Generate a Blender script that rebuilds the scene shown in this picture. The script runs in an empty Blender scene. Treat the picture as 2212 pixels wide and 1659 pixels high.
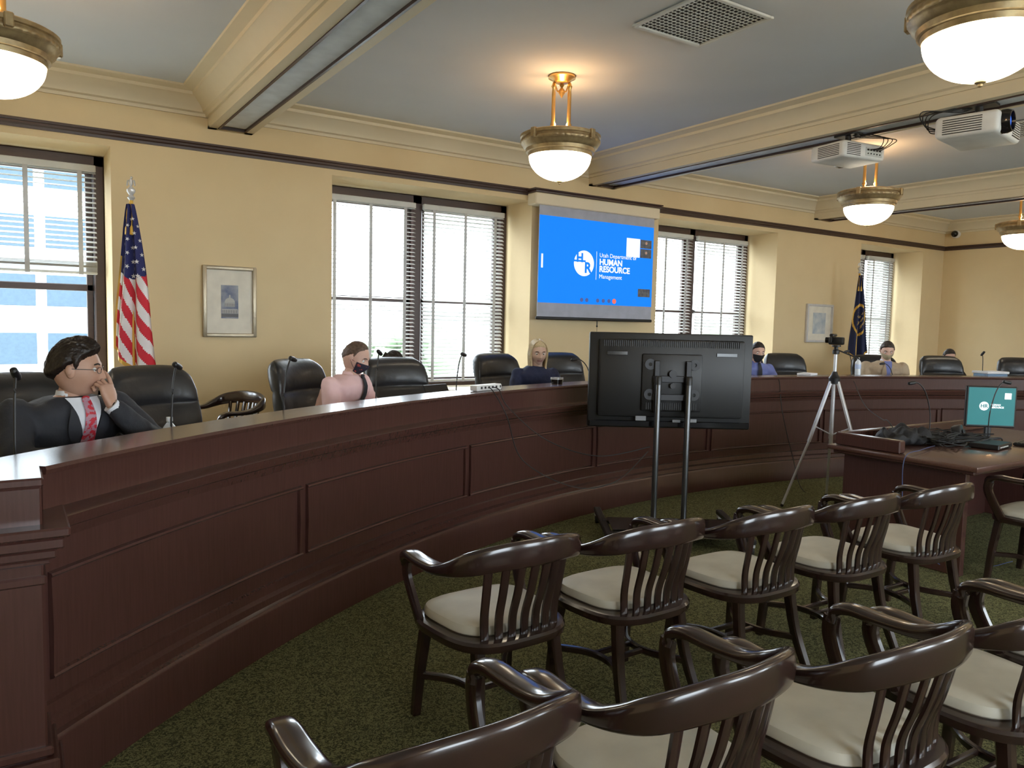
import bpy, bmesh, math, random
from mathutils import Vector as V, Matrix, noise
random.seed(4)
PI=math.pi; sin=math.sin; cos=math.cos; rad=math.radians
SC=bpy.context.scene; COL=SC.collection
T=Matrix.Translation
def RX(a): return Matrix.Rotation(a,4,'X')
def RY(a): return Matrix.Rotation(a,4,'Y')
def RZ(a): return Matrix.Rotation(a,4,'Z')
# ---------------- survey geometry (world: X along window wall, Y towards it) -------------
F=1660.;CX,CY=1106.,829.5
Xi=V((3650-CX,758-CY,F)).normalized()
Yi=V((20-CX,676-CY,F)); Yi=(Yi-Xi*Yi.dot(Xi)).normalized()
Zi=Xi.cross(Yi)
EYE=V((0,0,1.6))
def ray(px,py):
    r=V(((px-CX)/F,(py-CY)/F,1)); return V((r.dot(Xi),r.dot(Yi),r.dot(Zi)))
def at(px,py,t): return EYE+ray(px,py)*t
def atz(px,py,z):
    r=ray(px,py); return EYE+r*((z-1.6)/r.z)
def aty(px,py,y):
    r=ray(px,py); return EYE+r*(y/r.y)
BC=V((5.9,-3.0))
def cyl(px,py,R):
    r=ray(px,py);A=r.x**2+r.y**2;B=-(r.x*BC.x+r.y*BC.y);c=BC.length_squared-R*R
    return EYE+r*((-B+math.sqrt(B*B-A*c))/A)
WY=7.3; DZ=.18; CZ=3.55
# ---------------- mesh builder -------------
def cr(P,sub=6):
    P=[tuple(p) for p in P]; out=[]
    n=len(P)
    for i in range(n-1):
        a=P[max(i-1,0)];b=P[i];c=P[i+1];d=P[min(i+2,n-1)]
        for k in range(sub):
            t=k/sub
            out.append(tuple(.5*((2*b[j])+(-a[j]+c[j])*t+(2*a[j]-5*b[j]+4*c[j]-d[j])*t*t+(-a[j]+3*b[j]-3*c[j]+d[j])*t**3) for j in range(len(b))))
    out.append(P[-1]); return out
class MB:
    def __init__(s): s.v=[];s.f=[];s.m=[]
    def add(s,vs,fs,mi=0,M=None):
        o=len(s.v)
        s.v+=[tuple(M@V(v)) if M else tuple(v) for v in vs]
        s.f+=[tuple(i+o for i in f) for f in fs]; s.m+=[mi]*len(fs); return s
    def box(s,c,d,bev=0,R=None,mi=0,seg=1,M=None):
        bm=bmesh.new(); bmesh.ops.create_cube(bm,size=1)
        for v in bm.verts: v.co=V((v.co.x*d[0],v.co.y*d[1],v.co.z*d[2]))
        if bev: bmesh.ops.bevel(bm,geom=bm.edges[:],offset=min(bev,min(d)*.45),segments=seg,profile=.5,affect='EDGES')
        bm.verts.index_update()
        X=T(V(c))
        if R: X=X@R
        if M: X=M@X
        s.add([v.co[:] for v in bm.verts],[[v.index for v in f.verts] for f in bm.faces],mi,X); bm.free(); return s
    def loft(s,rings,cap=True,mi=0,M=None,closed=True):
        n=len(rings[0]); vs=[tuple(p) for r in rings for p in r]; fs=[]
        for i in range(len(rings)-1):
            for k in range(n if closed else n-1):
                k2=(k+1)%n; fs.append((i*n+k,i*n+k2,(i+1)*n+k2,(i+1)*n+k))
        if cap: fs.append(tuple(range(n))[::-1]); fs.append(tuple((len(rings)-1)*n+k for k in range(n)))
        return s.add(vs,fs,mi,M)
    def sweep(s,pts,w,h=None,n=8,up=(0,0,1),p=2.,mi=0,cap=True,M=None):
        pts=[V(q[:3]) for q in pts]; N=len(pts); h=w if h is None else h
        W=w if isinstance(w,(list,tuple)) else [w]*N; H=h if isinstance(h,(list,tuple)) else [h]*N
        rings=[]; last=None
        for i,q in enumerate(pts):
            t=(pts[min(i+1,N-1)]-pts[max(i-1,0)])
            if t.length<1e-9: t=V((0,0,1))
            t.normalize(); sd=t.cross(V(up))
            if sd.length<.15: sd=last if last else t.cross(V((1,0.3,0)))
            sd=(sd-t*sd.dot(t)).normalized(); last=sd; u=sd.cross(t)
            r=[]
            for k in range(n):
                a=2*PI*(k+.5)/n; c,d=cos(a),sin(a)
                r.append(q+sd*(W[i]/2*math.copysign(abs(c)**(2/p),c))+u*(H[i]/2*math.copysign(abs(d)**(2/p),d)))
            rings.append(r)
        return s.loft(rings,cap,mi,M)
    def lathe(s,prof,n=24,c=(0,0,0),mi=0,M=None,cap=False):
        rings=[[(c[0]+max(r,1e-4)*cos(2*PI*k/n),c[1]+max(r,1e-4)*sin(2*PI*k/n),c[2]+z) for k in range(n)] for r,z in prof]
        return s.loft(rings,cap,mi,M)
    def sph(s,c,r,nu=16,nv=10,mi=0,M=None):
        if not isinstance(r,(list,tuple)): r=(r,r,r)
        rings=[[(c[0]+r[0]*max(sin(PI*j/nv),1e-3)*cos(2*PI*k/nu),c[1]+r[1]*max(sin(PI*j/nv),1e-3)*sin(2*PI*k/nu),c[2]-r[2]*cos(PI*j/nv)) for k in range(nu)] for j in range(nv+1)]
        return s.loft(rings,True,mi,M)
    def limb(s,pts,rs,n=12):
        for p,r in zip(pts,rs): s.sph(p,r,n,8)
        for i in range(len(pts)-1): s.sweep([pts[i],pts[i+1]],[2*rs[i],2*rs[i+1]],n=n)
        return s
    def arc(s,prof,t0,t1,n=90,mi=0):
        rings=[]
        for i in range(n+1):
            a=rad(t0+(t1-t0)*i/n); rings.append([(BC.x+r*cos(a),BC.y+r*sin(a),z) for r,z in prof])
        return s.loft(rings,True,mi)
    def grid(s,nu,nv,fn,mf=None,M=None):
        vs=[tuple(fn(i/nu,j/nv)) for j in range(nv+1) for i in range(nu+1)]
        o=len(s.v); s.v+=[tuple(M@V(v)) if M else v for v in vs]
        for j in range(nv):
            for i in range(nu):
                a=o+j*(nu+1)+i; s.f.append((a,a+1,a+nu+2,a+nu+1)); s.m.append(mf((i+.5)/nu,(j+.5)/nv) if mf else 0)
        return s
    def build(s,name,mt,parent=None,ang=35,recalc=True):
        me=bpy.data.meshes.new(name); me.from_pydata(s.v,[],s.f)
        for m in (mt if isinstance(mt,(list,tuple)) else [mt]): me.materials.append(m)
        me.polygons.foreach_set('material_index',s.m)
        if recalc:
            bm=bmesh.new(); bm.from_mesh(me); bmesh.ops.recalc_face_normals(bm,faces=bm.faces[:]); bm.to_mesh(me); bm.free()
        me.polygons.foreach_set('use_smooth',[True]*len(me.polygons))
        me.set_sharp_from_angle(angle=rad(ang)); me.update()
        o=bpy.data.objects.new(name,me); COL.objects.link(o)
        if parent: o.parent=parent
        return o
def tag(o,label,cat,group=None,kind=None):
    o['label']=label;o['category']=cat
    if group:o['group']=group
    if kind:o['kind']=kind
    return o
def thing(name,label,cat,loc=(0,0,0),rz=0,group=None):
    o=bpy.data.objects.new(name,None); COL.objects.link(o); o.location=loc; o.rotation_euler=(0,0,rz); o.empty_display_size=.1
    return tag(o,label,cat,group)
def struct(name,mb,m,parent=None):
    o=mb.build(name,m,parent)
    if not parent:o['kind']='structure'
    return o
def dup(root,loc,rz,label,group=None):
    r=root.copy();COL.objects.link(r);r.location=loc;r.rotation_euler=(0,0,rz);r['label']=label
    if group:r['group']=group
    for ch in list(root.children):
        c=ch.copy();COL.objects.link(c);c.parent=r
        for g in list(ch.children):
            d=g.copy();COL.objects.link(d);d.parent=c
    return r
def text(txt,size,M,m,parent,align='LEFT',name='lettering',bold=0,cy=False):
    cu=bpy.data.curves.new('t','FONT'); cu.body=txt; cu.size=size; cu.align_x=align; cu.offset=bold; cu.extrude=.0006
    if cy: cu.align_y='CENTER'
    o=bpy.data.objects.new('t',cu); COL.objects.link(o)
    dg=bpy.context.evaluated_depsgraph_get(); me=bpy.data.meshes.new_from_object(o.evaluated_get(dg)); bpy.data.objects.remove(o)
    me.transform(M); me.materials.clear(); me.materials.append(m); me.name=name
    q=bpy.data.objects.new(name,me); COL.objects.link(q); q.parent=parent; return q
def fuse(mb,vox,it=4):
    me=bpy.data.meshes.new('tmp'); me.from_pydata(mb.v,[],mb.f)
    bm=bmesh.new(); bm.from_mesh(me); bmesh.ops.recalc_face_normals(bm,faces=bm.faces[:]); bm.to_mesh(me); bm.free()
    o=bpy.data.objects.new('tmp',me); COL.objects.link(o)
    r=o.modifiers.new('r','REMESH'); r.mode='VOXEL'; r.voxel_size=vox
    if it: q=o.modifiers.new('s','SMOOTH'); q.iterations=it; q.factor=.5
    dg=bpy.context.evaluated_depsgraph_get(); e=bpy.data.meshes.new_from_object(o.evaluated_get(dg))
    out=MB(); out.add([v.co[:] for v in e.vertices],[tuple(p.vertices) for p in e.polygons])
    bpy.data.objects.remove(o); bpy.data.meshes.remove(e); return out
# ---------------- materials -------------
def mat(name,col,rough=.5,metal=0,coat=0,em=0,emc=None,col2=None,scale=8,stretch=(1,1,1),bump=0,bscale=60,spec=.5,tl=0,lo=.35,hi=.65,dist=0,detail=4):
    m=bpy.data.materials.new(name); m.use_nodes=True; nt=m.node_tree; N=nt.nodes; L=nt.links
    b=N['Principled BSDF']; b.inputs['Base Color'].default_value=(*col,1); b.inputs['Roughness'].default_value=rough
    b.inputs['Metallic'].default_value=metal; b.inputs['Coat Weight'].default_value=coat; b.inputs['Coat Roughness'].default_value=.12
    b.inputs['Specular IOR Level'].default_value=spec
    tc=N.new('ShaderNodeTexCoord'); mp=N.new('ShaderNodeMapping'); mp.inputs['Scale'].default_value=stretch; L.new(tc.outputs['Object'],mp.inputs['Vector'])
    if col2 is None: col2=tuple(c*.88 for c in col)
    nz=N.new('ShaderNodeTexNoise'); nz.inputs['Scale'].default_value=scale; nz.inputs['Detail'].default_value=detail; nz.inputs['Distortion'].default_value=dist
    L.new(mp.outputs[0],nz.inputs['Vector'])
    r=N.new('ShaderNodeValToRGB'); r.color_ramp.elements[0].position=lo; r.color_ramp.elements[1].position=hi
    r.color_ramp.elements[0].color=(*col2,1); r.color_ramp.elements[1].color=(*col,1)
    L.new(nz.outputs['Fac'],r.inputs[0]); L.new(r.outputs[0],b.inputs['Base Color'])
    if em:
        b.inputs['Emission Color'].default_value=(*(emc or col),1); b.inputs['Emission Strength'].default_value=em
    if bump:
        n2=N.new('ShaderNodeTexNoise'); n2.inputs['Scale'].default_value=bscale; n2.inputs['Detail'].default_value=3; L.new(tc.outputs['Object'],n2.inputs['Vector'])
        bp=N.new('ShaderNodeBump'); bp.inputs['Strength'].default_value=bump; bp.inputs['Distance'].default_value=.01; L.new(n2.outputs['Fac'],bp.inputs['Height']); L.new(bp.outputs[0],b.inputs['Normal'])
    if tl:
        t=N.new('ShaderNodeBsdfTranslucent'); t.inputs[0].default_value=(*col,1); mx=N.new('ShaderNodeMixShader'); mx.inputs[0].default_value=tl
        L.new(b.outputs[0],mx.inputs[1]); L.new(t.outputs[0],mx.inputs[2]); L.new(mx.outputs[0],N['Material Output'].inputs[0])
    return m
wall_m=mat('tan paint',(.73,.585,.355),.75,col2=(.71,.565,.34),scale=3,spec=.2)
ceil_m=mat('ceiling paint',(.62,.65,.69),.85,spec=.1,scale=2,col2=(.60,.63,.67))
crown_m=mat('crown paint',(.74,.65,.48),.6,spec=.2,col2=(.73,.64,.47))
beam_panel_m=mat('beam panel',(.74,.78,.82),.8,spec=.1)
trimwood=mat('dark trim wood',(.055,.028,.022),.4,col2=(.04,.02,.016),scale=10,stretch=(1,20,20))
bench_m=mat('mahogany',(.072,.0295,.0245),.27,coat=.3,col2=(.062,.0255,.021),scale=14,stretch=(8,8,.4),detail=6)
chair_wood=mat('dark walnut',(.030,.014,.011),.22,coat=.5,col2=(.019,.009,.008),scale=9,stretch=(1,1,.6))
desk_m=mat('desk veneer',(.11,.052,.040),.25,coat=.4,col2=(.095,.045,.033),scale=12,stretch=(1,8,4))
cushion_m=mat('cream vinyl',(.60,.57,.48),.5,bump=.06,bscale=25)
leather=mat('black leather',(.014,.015,.018),.38,bump=.35,bscale=14,coat=.1)
black_p=mat('black plastic',(.010,.010,.011),.42,bump=.03)
gloss_b=mat('gloss black',(.008,.008,.01),.12)
dkgray=mat('charcoal metal',(.035,.035,.038),.4,metal=.4)
steel=mat('steel post',(.12,.125,.13),.3,metal=.8)
silver=mat('silver alloy',(.68,.69,.72),.35,metal=.35)
white_p=mat('white plastic',(.80,.80,.79),.4)
brass=mat('warm brass',(.72,.45,.16),.3,metal=.9)
bronze=mat('antique bronze',(.42,.32,.17),.42,metal=.6,col2=(.30,.22,.12),scale=22,bump=.1,bscale=40)
gold=mat('gold fringe',(.75,.48,.10),.5,metal=.4)
bowl_m=mat('lit glass bowl',(1,.93,.78),.3,em=8,emc=(1,.86,.64))
blind_m=mat('white slat',(.72,.72,.70),.5,tl=.3)
tape_m=mat('blind tape',(.60,.61,.62),.8,tl=.2)
frame_m=mat('champagne frame',(.42,.36,.26),.35,metal=.6,bump=.2)
mat_m=mat('picture mount',(.78,.74,.64),.8)
vent_m=mat('vent metal',(.60,.62,.60),.5)
dark_m=mat('vent dark',(.008,.009,.012),.9)
fabric_w=mat('screen fabric',(.42,.44,.52),.8)
blue_s=mat('screen blue',(.0,.11,.42),.8,em=.95,emc=(.0,.165,.76),col2=(.0,.105,.40))
white_s=mat('screen white',(.8,.8,.8),.8,em=.6,emc=(.9,.95,1))
gray_s=mat('screen gray',(.1,.13,.35),.8,em=.2,emc=(.12,.15,.5))
red_s=mat('screen red',(.8,.15,.08),.8,em=.5,emc=(1,.15,.1))
dk_s=mat('screen thumbnail',(.1,.1,.1),.8,em=.1,emc=(.4,.4,.4),col2=(.03,.03,.05),scale=30)
teal_s=mat('monitor teal',(.01,.12,.13),.5,em=.25,emc=(.02,.40,.42))
skin_m=mat('light skin',(.66,.43,.34),.5,col2=(.61,.38,.30),scale=14)
skin2_m=mat('tanned skin',(.52,.31,.225),.5,col2=(.47,.27,.19),scale=14)
skin3_m=mat('fair skin',(.72,.52,.43),.5,col2=(.69,.48,.39),scale=14)
lip_m=mat('lips',(.45,.21,.18),.45)
eye_w=mat('eye white',(.8,.8,.78),.2); eye_d=mat('iris',(.03,.02,.015),.15)
hair_d=mat('dark brown hair',(.022,.012,.008),.45,col2=(.008,.005,.004),scale=40,stretch=(6,6,1),bump=.5,bscale=70)
hair_b=mat('brown hair',(.16,.10,.07),.6,col2=(.06,.035,.025),scale=60,bump=.4,bscale=90,lo=.3,hi=.75)
hair_g=mat('short dark hair',(.055,.042,.034),.5,col2=(.025,.018,.014),scale=60,bump=.5,bscale=70)
hair_y=mat('blonde hair',(.74,.62,.40),.45,col2=(.56,.45,.26),scale=30,stretch=(8,8,1),bump=.4,bscale=60)
navy=mat('charcoal navy suiting',(.026,.028,.036),.8,bump=.15,bscale=80)
navy2=mat('navy knit',(.018,.026,.075),.8,bump=.15)
pink=mat('pale pink shirt',(.80,.56,.56),.8,col2=(.76,.50,.50),bump=.15,bscale=14)
shirt_w=mat('white shirt',(.75,.78,.84),.7)
blue_sh=mat('blue shirt',(.16,.20,.48),.7)
tan_j=mat('tan jacket',(.42,.33,.23),.85,bump=.2)
tie_r=mat('red striped tie',(.50,.02,.04),.5,col2=(.40,.22,.28),scale=60,stretch=(1,1,1.2),lo=.48,hi=.52)
mask_d=mat('dark patterned mask',(.02,.02,.04),.8,col2=(.35,.06,.05),scale=50,lo=.38,hi=.42)
mask_t=mat('beige mask',(.45,.38,.25),.85)
mask_b=mat('black mask',(.015,.017,.02),.8)
pants=mat('dark trousers',(.02,.02,.025),.85)
red_f=mat('flag red',(.62,.03,.05),.75,tl=.15); white_f=mat('flag white',(.80,.78,.78),.75,tl=.15); blue_f=mat('flag blue',(.02,.025,.13),.75)
navy_f=mat('state flag navy',(.012,.02,.075),.75)
paper=mat('paper',(.8,.82,.85),.7)
water_m=mat('clear bottle',(.75,.82,.9),.12,spec=.8); cap_m=mat('bottle cap',(.8,.82,.85),.4)
blue_c=mat('blue cable',(.05,.08,.2),.5)
rubber=mat('rubber',(.02,.02,.02),.7)
def carpet():
    m=mat('green leaf carpet',(.052,.062,.016),.95,spec=.05,bump=.7,bscale=160)
    nt=m.node_tree;N=nt.nodes;L=nt.links;b=N['Principled BSDF']
    tc=N.new('ShaderNodeTexCoord')
    n2=N.new('ShaderNodeTexNoise'); n2.inputs['Scale'].default_value=62; n2.inputs['Distortion'].default_value=2.0; n2.inputs['Detail'].default_value=2; L.new(tc.outputs['Object'],n2.inputs['Vector'])
    r=N.new('ShaderNodeValToRGB'); r.color_ramp.elements[0].position=.43; r.color_ramp.elements[0].color=(.058,.060,.032,1); r.color_ramp.elements[1].position=.57; r.color_ramp.elements[1].color=(.205,.200,.095,1)
    L.new(n2.outputs['Fac'],r.inputs[0]); L.new(r.outputs[0],b.inputs['Base Color']); return m
carpet_m=carpet()
# ---------------- room -------------
XL,XR,YB=-2.6,13.8,-4.
struct('floor',MB().box(((XL+XR)/2,(YB+8)/2,-.05),(XR-XL+.4,8-YB+.4,.1)),carpet_m)
pts=[(XL,2.95)]+[(BC.x+8.44*cos(rad(a)),BC.y+8.44*sin(rad(a))) for a in [134.8-89.6*i/60 for i in range(61)]]+[(XR,2.95),(XR,WY),(XL,WY)]
d=MB(); n=len(pts); d.add([(x,y,.001) for x,y in pts]+[(x,y,DZ) for x,y in pts],[tuple(range(n))[::-1],tuple(range(n,2*n))]+[(i,(i+1)%n,n+(i+1)%n,n+i) for i in range(n)])
struct('floor_dais',d,carpet_m)
WIN=[(-1.61,.74),(2.65,5.0),(6.96,9.3),(11.34,13.15)]
ZS,ZT=.85,3.0
def wallrun(wins,y0,th):
    w=MB(); x=XL-.2; yc=y0+th/2
    for a,b in wins:
        w.box(((x+a)/2,yc,CZ/2),(a-x,abs(th),CZ)); w.box(((a+b)/2,yc,ZS/2),(b-a,abs(th),ZS)); w.box(((a+b)/2,yc,(ZT+CZ)/2),(b-a,abs(th),CZ-ZT)); x=b
    w.box(((x+XR+.2)/2,yc,CZ/2),(XR+.2-x,abs(th),CZ)); return w
struct('wall_window_side',wallrun(WIN,WY,.7),wall_m)
struct('wall_rear',wallrun([(0.,2.4),(4.2,6.6),(8.4,10.8)],YB,-.3),wall_m)  # openings in this unseen wall are added to let in sky fill from behind
struct('wall_right',MB().box((XR+.1,(YB+WY)/2,CZ/2),(.2,WY-YB,CZ)),wall_m)
struct('wall_left',MB().box((XL-.1,(YB+WY)/2,CZ/2),(.2,WY-YB,CZ)),wall_m)
struct('ceiling',MB().box(((XL+XR)/2,(YB+8)/2,CZ+.06),(XR-XL+.4,8-YB+.4,.12)),ceil_m)
CP=[(0,-.20),(.02,-.20),(.025,-.175),(.05,-.165),(.055,-.14),(.09,-.10),(.135,-.06),(.15,-.055),(.155,-.03),(.20,-.02),(.235,-.015),(.24,0),(0,0)]
def crown(p0,p1,nrm,z=CZ,k=1):
    p0=V(p0);p1=V(p1);nn=V(nrm)
    return [[(p.x+nn.x*a*k,p.y+nn.y*a*k,z+b*k) for a,b in CP] for p in (p0,p1)]
BX=[1.7,6.0,10.3]; BW=.38; BZ=3.26
tn=1
xs=[XL]+[v for b in BX for v in (b-BW/2,b+BW/2)]+[XR]
for i in range(0,8,2):
    c=MB().loft(crown((xs[i],WY),(xs[i+1],WY),(0,-1)))
    c.loft(crown((xs[i],YB),(xs[i],WY),(1,0))); c.loft(crown((xs[i+1],YB),(xs[i+1],WY),(-1,0)))
    struct('trim_%d'%tn,c,crown_m); tn+=1
for b in BX:
    m=MB(); L=WY-YB; cy=(WY+YB)/2
    m.box((b,cy,(BZ+.02+CZ)/2),(BW,L,CZ-BZ-.02))
    for s in (-1,1): m.box((b+s*(BW/2-.035),cy,BZ+.01),(.07,L,.02))
    m.box((b,WY-.035,BZ+.01),(BW,.07,.02))
    o=struct('trim_%d'%tn,m,crown_m); tn+=1
    struct('beam_panel',MB().box((b,cy-.05,BZ+.017),(BW-.18,L-.2,.008)),beam_panel_m,o)
    f=MB()
    for s in (-1,1): f.box((b+s*(BW/2-.08),cy,BZ+.006),(.018,L-.14,.026))
    f.box((b,WY-.09,BZ+.006),(BW-.14,.035,.026)); struct('beam_strip',f,trimwood,o)
RP=[(0,-.035),(.018,-.035),(.022,-.015),(.035,-.005),(.035,.012),(.05,.02),(.05,.035),(0,.035)]
r=MB(); Z=3.09
r.loft([[(x,WY-a,Z+b) for a,b in RP] for x in (XL,XR)]); struct('trim_%d'%tn,r,trimwood); tn+=1
r=MB(); r.loft([[(XR-a,y,Z+b) for a,b in RP] for y in (YB,WY)]); struct('trim_%d'%tn,r,trimwood); tn+=1
for i,(a,b) in enumerate(WIN):
    cx=(a+b)/2; wy=7.9; m=MB(); h=ZT-ZS; zc=(ZT+ZS)/2
    for x in (a+.045,b-.045): m.box((x,wy,zc),(.09,.14,h),.01)
    m.box((cx,wy,ZT-.05),(b-a,.14,.10),.01); m.box((cx,wy,ZS+.04),(b-a,.14,.08),.01); m.box((cx,wy,zc),(.12,.14,h),.01)
    root=struct('window_%d'%(i+1),m,trimwood)
    for s in (0,1):
        x0=(a+.09) if s==0 else cx+.06; x1=cx-.06 if s==0 else b-.09
        q=MB()
        for x in (x0+.03,x1-.03): q.box((x,wy+.01,zc),(.055,.05,h-.18),.006)
        for z in (ZS+.11,1.84,ZT-.13): q.box(((x0+x1)/2,wy+.01,z),(x1-x0,.05,.06),.006)
        struct('sash',q,trimwood,root)
    struct('window_sill',MB().box((cx,WY+.28,ZS+.012),(b-a-.004,.6,.03),.01),crown_m,root)
BL=[(0,1,1.95,.4,'white venetian blind half raised in the window nearest the striped flag'),
    (0,0,1.95,.4,'white venetian blind on the far left sash of the leftmost window'),
    (1,0,.93,.28,'white open-slat blind on left sash of the window left of the projection screen'),
    (1,1,.93,.55,'white tilted-slat blind in the sash directly left of the projection screen'),
    (2,0,.93,.35,'white venetian blind on the sash just right of the projection screen'),
    (2,1,.93,.55,'white venetian blind in right half of the window above the black television'),
    (3,0,.93,.7,'white venetian blind on left sash of the window behind the navy flag'),
    (3,1,.93,.9,'white venetian blind on right sash of the window nearest the far corner')]
for wi,s,zb,tilt,lab in BL:
    a,b=WIN[wi]; cx=(a+b)/2
    x0=(a+.07) if s==0 else cx+.05; x1=cx-.05 if s==0 else b-.07
    W=x1-x0; c=(x0+x1)/2; y=7.79
    t=thing('venetian_blind',lab,'blind',(c,y,zb),0,'white venetian blinds in the windows')
    m=MB(); z=ZT-.16-zb
    while z>.04:
        m.box((0,0,z),(W,.046,.0025),R=RX(tilt)); z-=.043
    if zb>1.5:
        for j in range(14): m.box((0,0,.03+j*.006),(W,.046,.003))
    m.build('slats',blind_m,t)
    MB().box((0,0,ZT-.125-zb),(W,.06,.06),.006).build('headrail',blind_m,t)
    MB().box((0,0,.015),(W,.05,.022),.005).build('bottom_rail',blind_m,t)
    for f in (-.38,0,.38)if W>.9 else (-.3,.3):
        MB().box((f*W,-.028,(ZT-.14-zb)/2),(.036,.002,ZT-.14-zb)).build('ladder_tape',tape_m,t)
out_g=mat('outside paving',(.62,.64,.60),.9); out_w=mat('outside wall',(.8,.82,.84),.8); out_b=mat('outside glazing',(.045,.07,.095),.6,spec=.2)
leaf=mat('outside leaves',(.20,.26,.16),.9,col2=(.13,.18,.11),scale=6)
o=MB().box((10,10,-4.05),(240,240,.1)).build('ground_outside',out_g); o['kind']='structure'
bt=thing('office_building','pale office building with blue glazing seen through the leftmost window','building',(-6,44,-4))
MB().box((0,0,7),(34,10,14)).build('wall',out_w,bt)
for fl in range(5):
    for k in range(14): MB().box((-15.6+k*2.4,-5.02,1.6+fl*2.5),(2.0,.1,1.35),.02).build('glazing',out_b,bt)
for k,(x,y,h,lab) in enumerate([(16,34,4.8,'leafy tree seen through the blinds left of the screen'),(30,34,5.2,'leafy tree seen through the blinds right of the screen'),(44,38,5,'leafy tree seen outside beyond the window over the television')]):
    t=thing('tree',lab,'tree',(x,y,-4)); MB().sweep(cr([(0,0,0),(.1,0,1.5),(0,.1,3)],4),[.5-.02*i for i in range(9)]).build('trunk',trimwood,t)
    m=MB()
    for j in range(34):
        a=random.uniform(0,6.28);rr=random.uniform(.2,2.2);zz=random.uniform(2.2,h); m.sph((rr*cos(a),rr*sin(a),zz),random.uniform(.45,.95),9,6)
    m.v=[tuple(V(v)+noise.noise_vector(V(v)*2.3)*.35) for v in m.v]; m.build('crown',leaf,t,ang=80)
# ---------------- curved bench -------------
bench=thing('curved_bench','long curved dark mahogany hearing bench with raised panels','bench',(0,0,0))
R0=8.30; A0,A1=134.8,45.2
MB().arc([(R0,.02),(R0,.98),(R0+.12,.98),(R0+.12,.02)],A0,A1).build('front_body',bench_m,bench)
MB().arc([(8.25,1.085),(8.245,1.10),(8.25,1.112),(8.51,1.112),(8.52,1.10),(8.51,1.085)],A0,A1).build('ledge_top',bench_m,bench)
MB().arc([(8.262,.955),(8.262,1.085),(8.44,1.085),(8.44,.955)],A0,A1).build('ledge_band',bench_m,bench)
MB().arc([(8.31,.845),(8.285,.85),(8.28,.868),(8.255,.875),(8.25,.892),(8.22,.905),(8.215,.925),(8.175,.935),(8.17,.955),(8.19,.965),(8.31,.967)],A0,A1).build('cornice_moulding',bench_m,bench)
MB().arc([(8.31,.002),(8.225,.002),(8.225,.20),(8.235,.215),(8.255,.22),(8.26,.25),(8.28,.262),(8.285,.30),(8.31,.31)],A0,A1).build('base_moulding',bench_m,bench)
MB().arc([(8.44,.90),(8.44,.932),(8.84,.932),(8.85,.92),(8.84,.90)],A0,A1).build('desktop',desk_m,bench)
MB().arc([(8.42,DZ+.003),(8.42,.90),(8.46,.90),(8.46,DZ+.003)],A0,A1).build('back_body',bench_m,bench)
for k in range(8):
    a=135.05-11.2*k-(.6 if k==0 else 0); b=135.05-11.2*(k+1)+.28; m=MB(); z0,z1=.375,.745; r1,r2=8.284,8.302
    def bar(t0,t1,za,zb,n):
        m.arc([(r2,za),(r1,za+.005),(r1-.005,(za+zb)/2),(r1,zb-.005),(r2,zb)],t0,t1,n)
    bar(a,b,z1-.024,z1,16); bar(a,b,z0,z0+.024,16); bar(a,a-.17,z0,z1,1); bar(b+.17,b,z0,z1,1)
    m.build('panel_moulding',bench_m,bench)
px0,px1,py0,py1=-.55,.07,2.66,2.98; pc=((px0+px1)/2,(py0+py1)/2); pw=px1-px0; pd=py1-py0
p=MB().box((pc[0],pc[1],.55),(pw,pd,1.07),.006)
for z,e,h in [(1.098,.006,.028),(.955,.07,.03),(.92,.055,.035),(.885,.035,.03),(.86,.02,.02),(.80,.008,.03),(.10,.045,.2),(.225,.03,.04),(.265,.015,.03)]: p.box((pc[0],pc[1],z),(pw+e*2,pd+e*2,h),.006)
p.build('end_pedestal',bench_m,bench)
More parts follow.
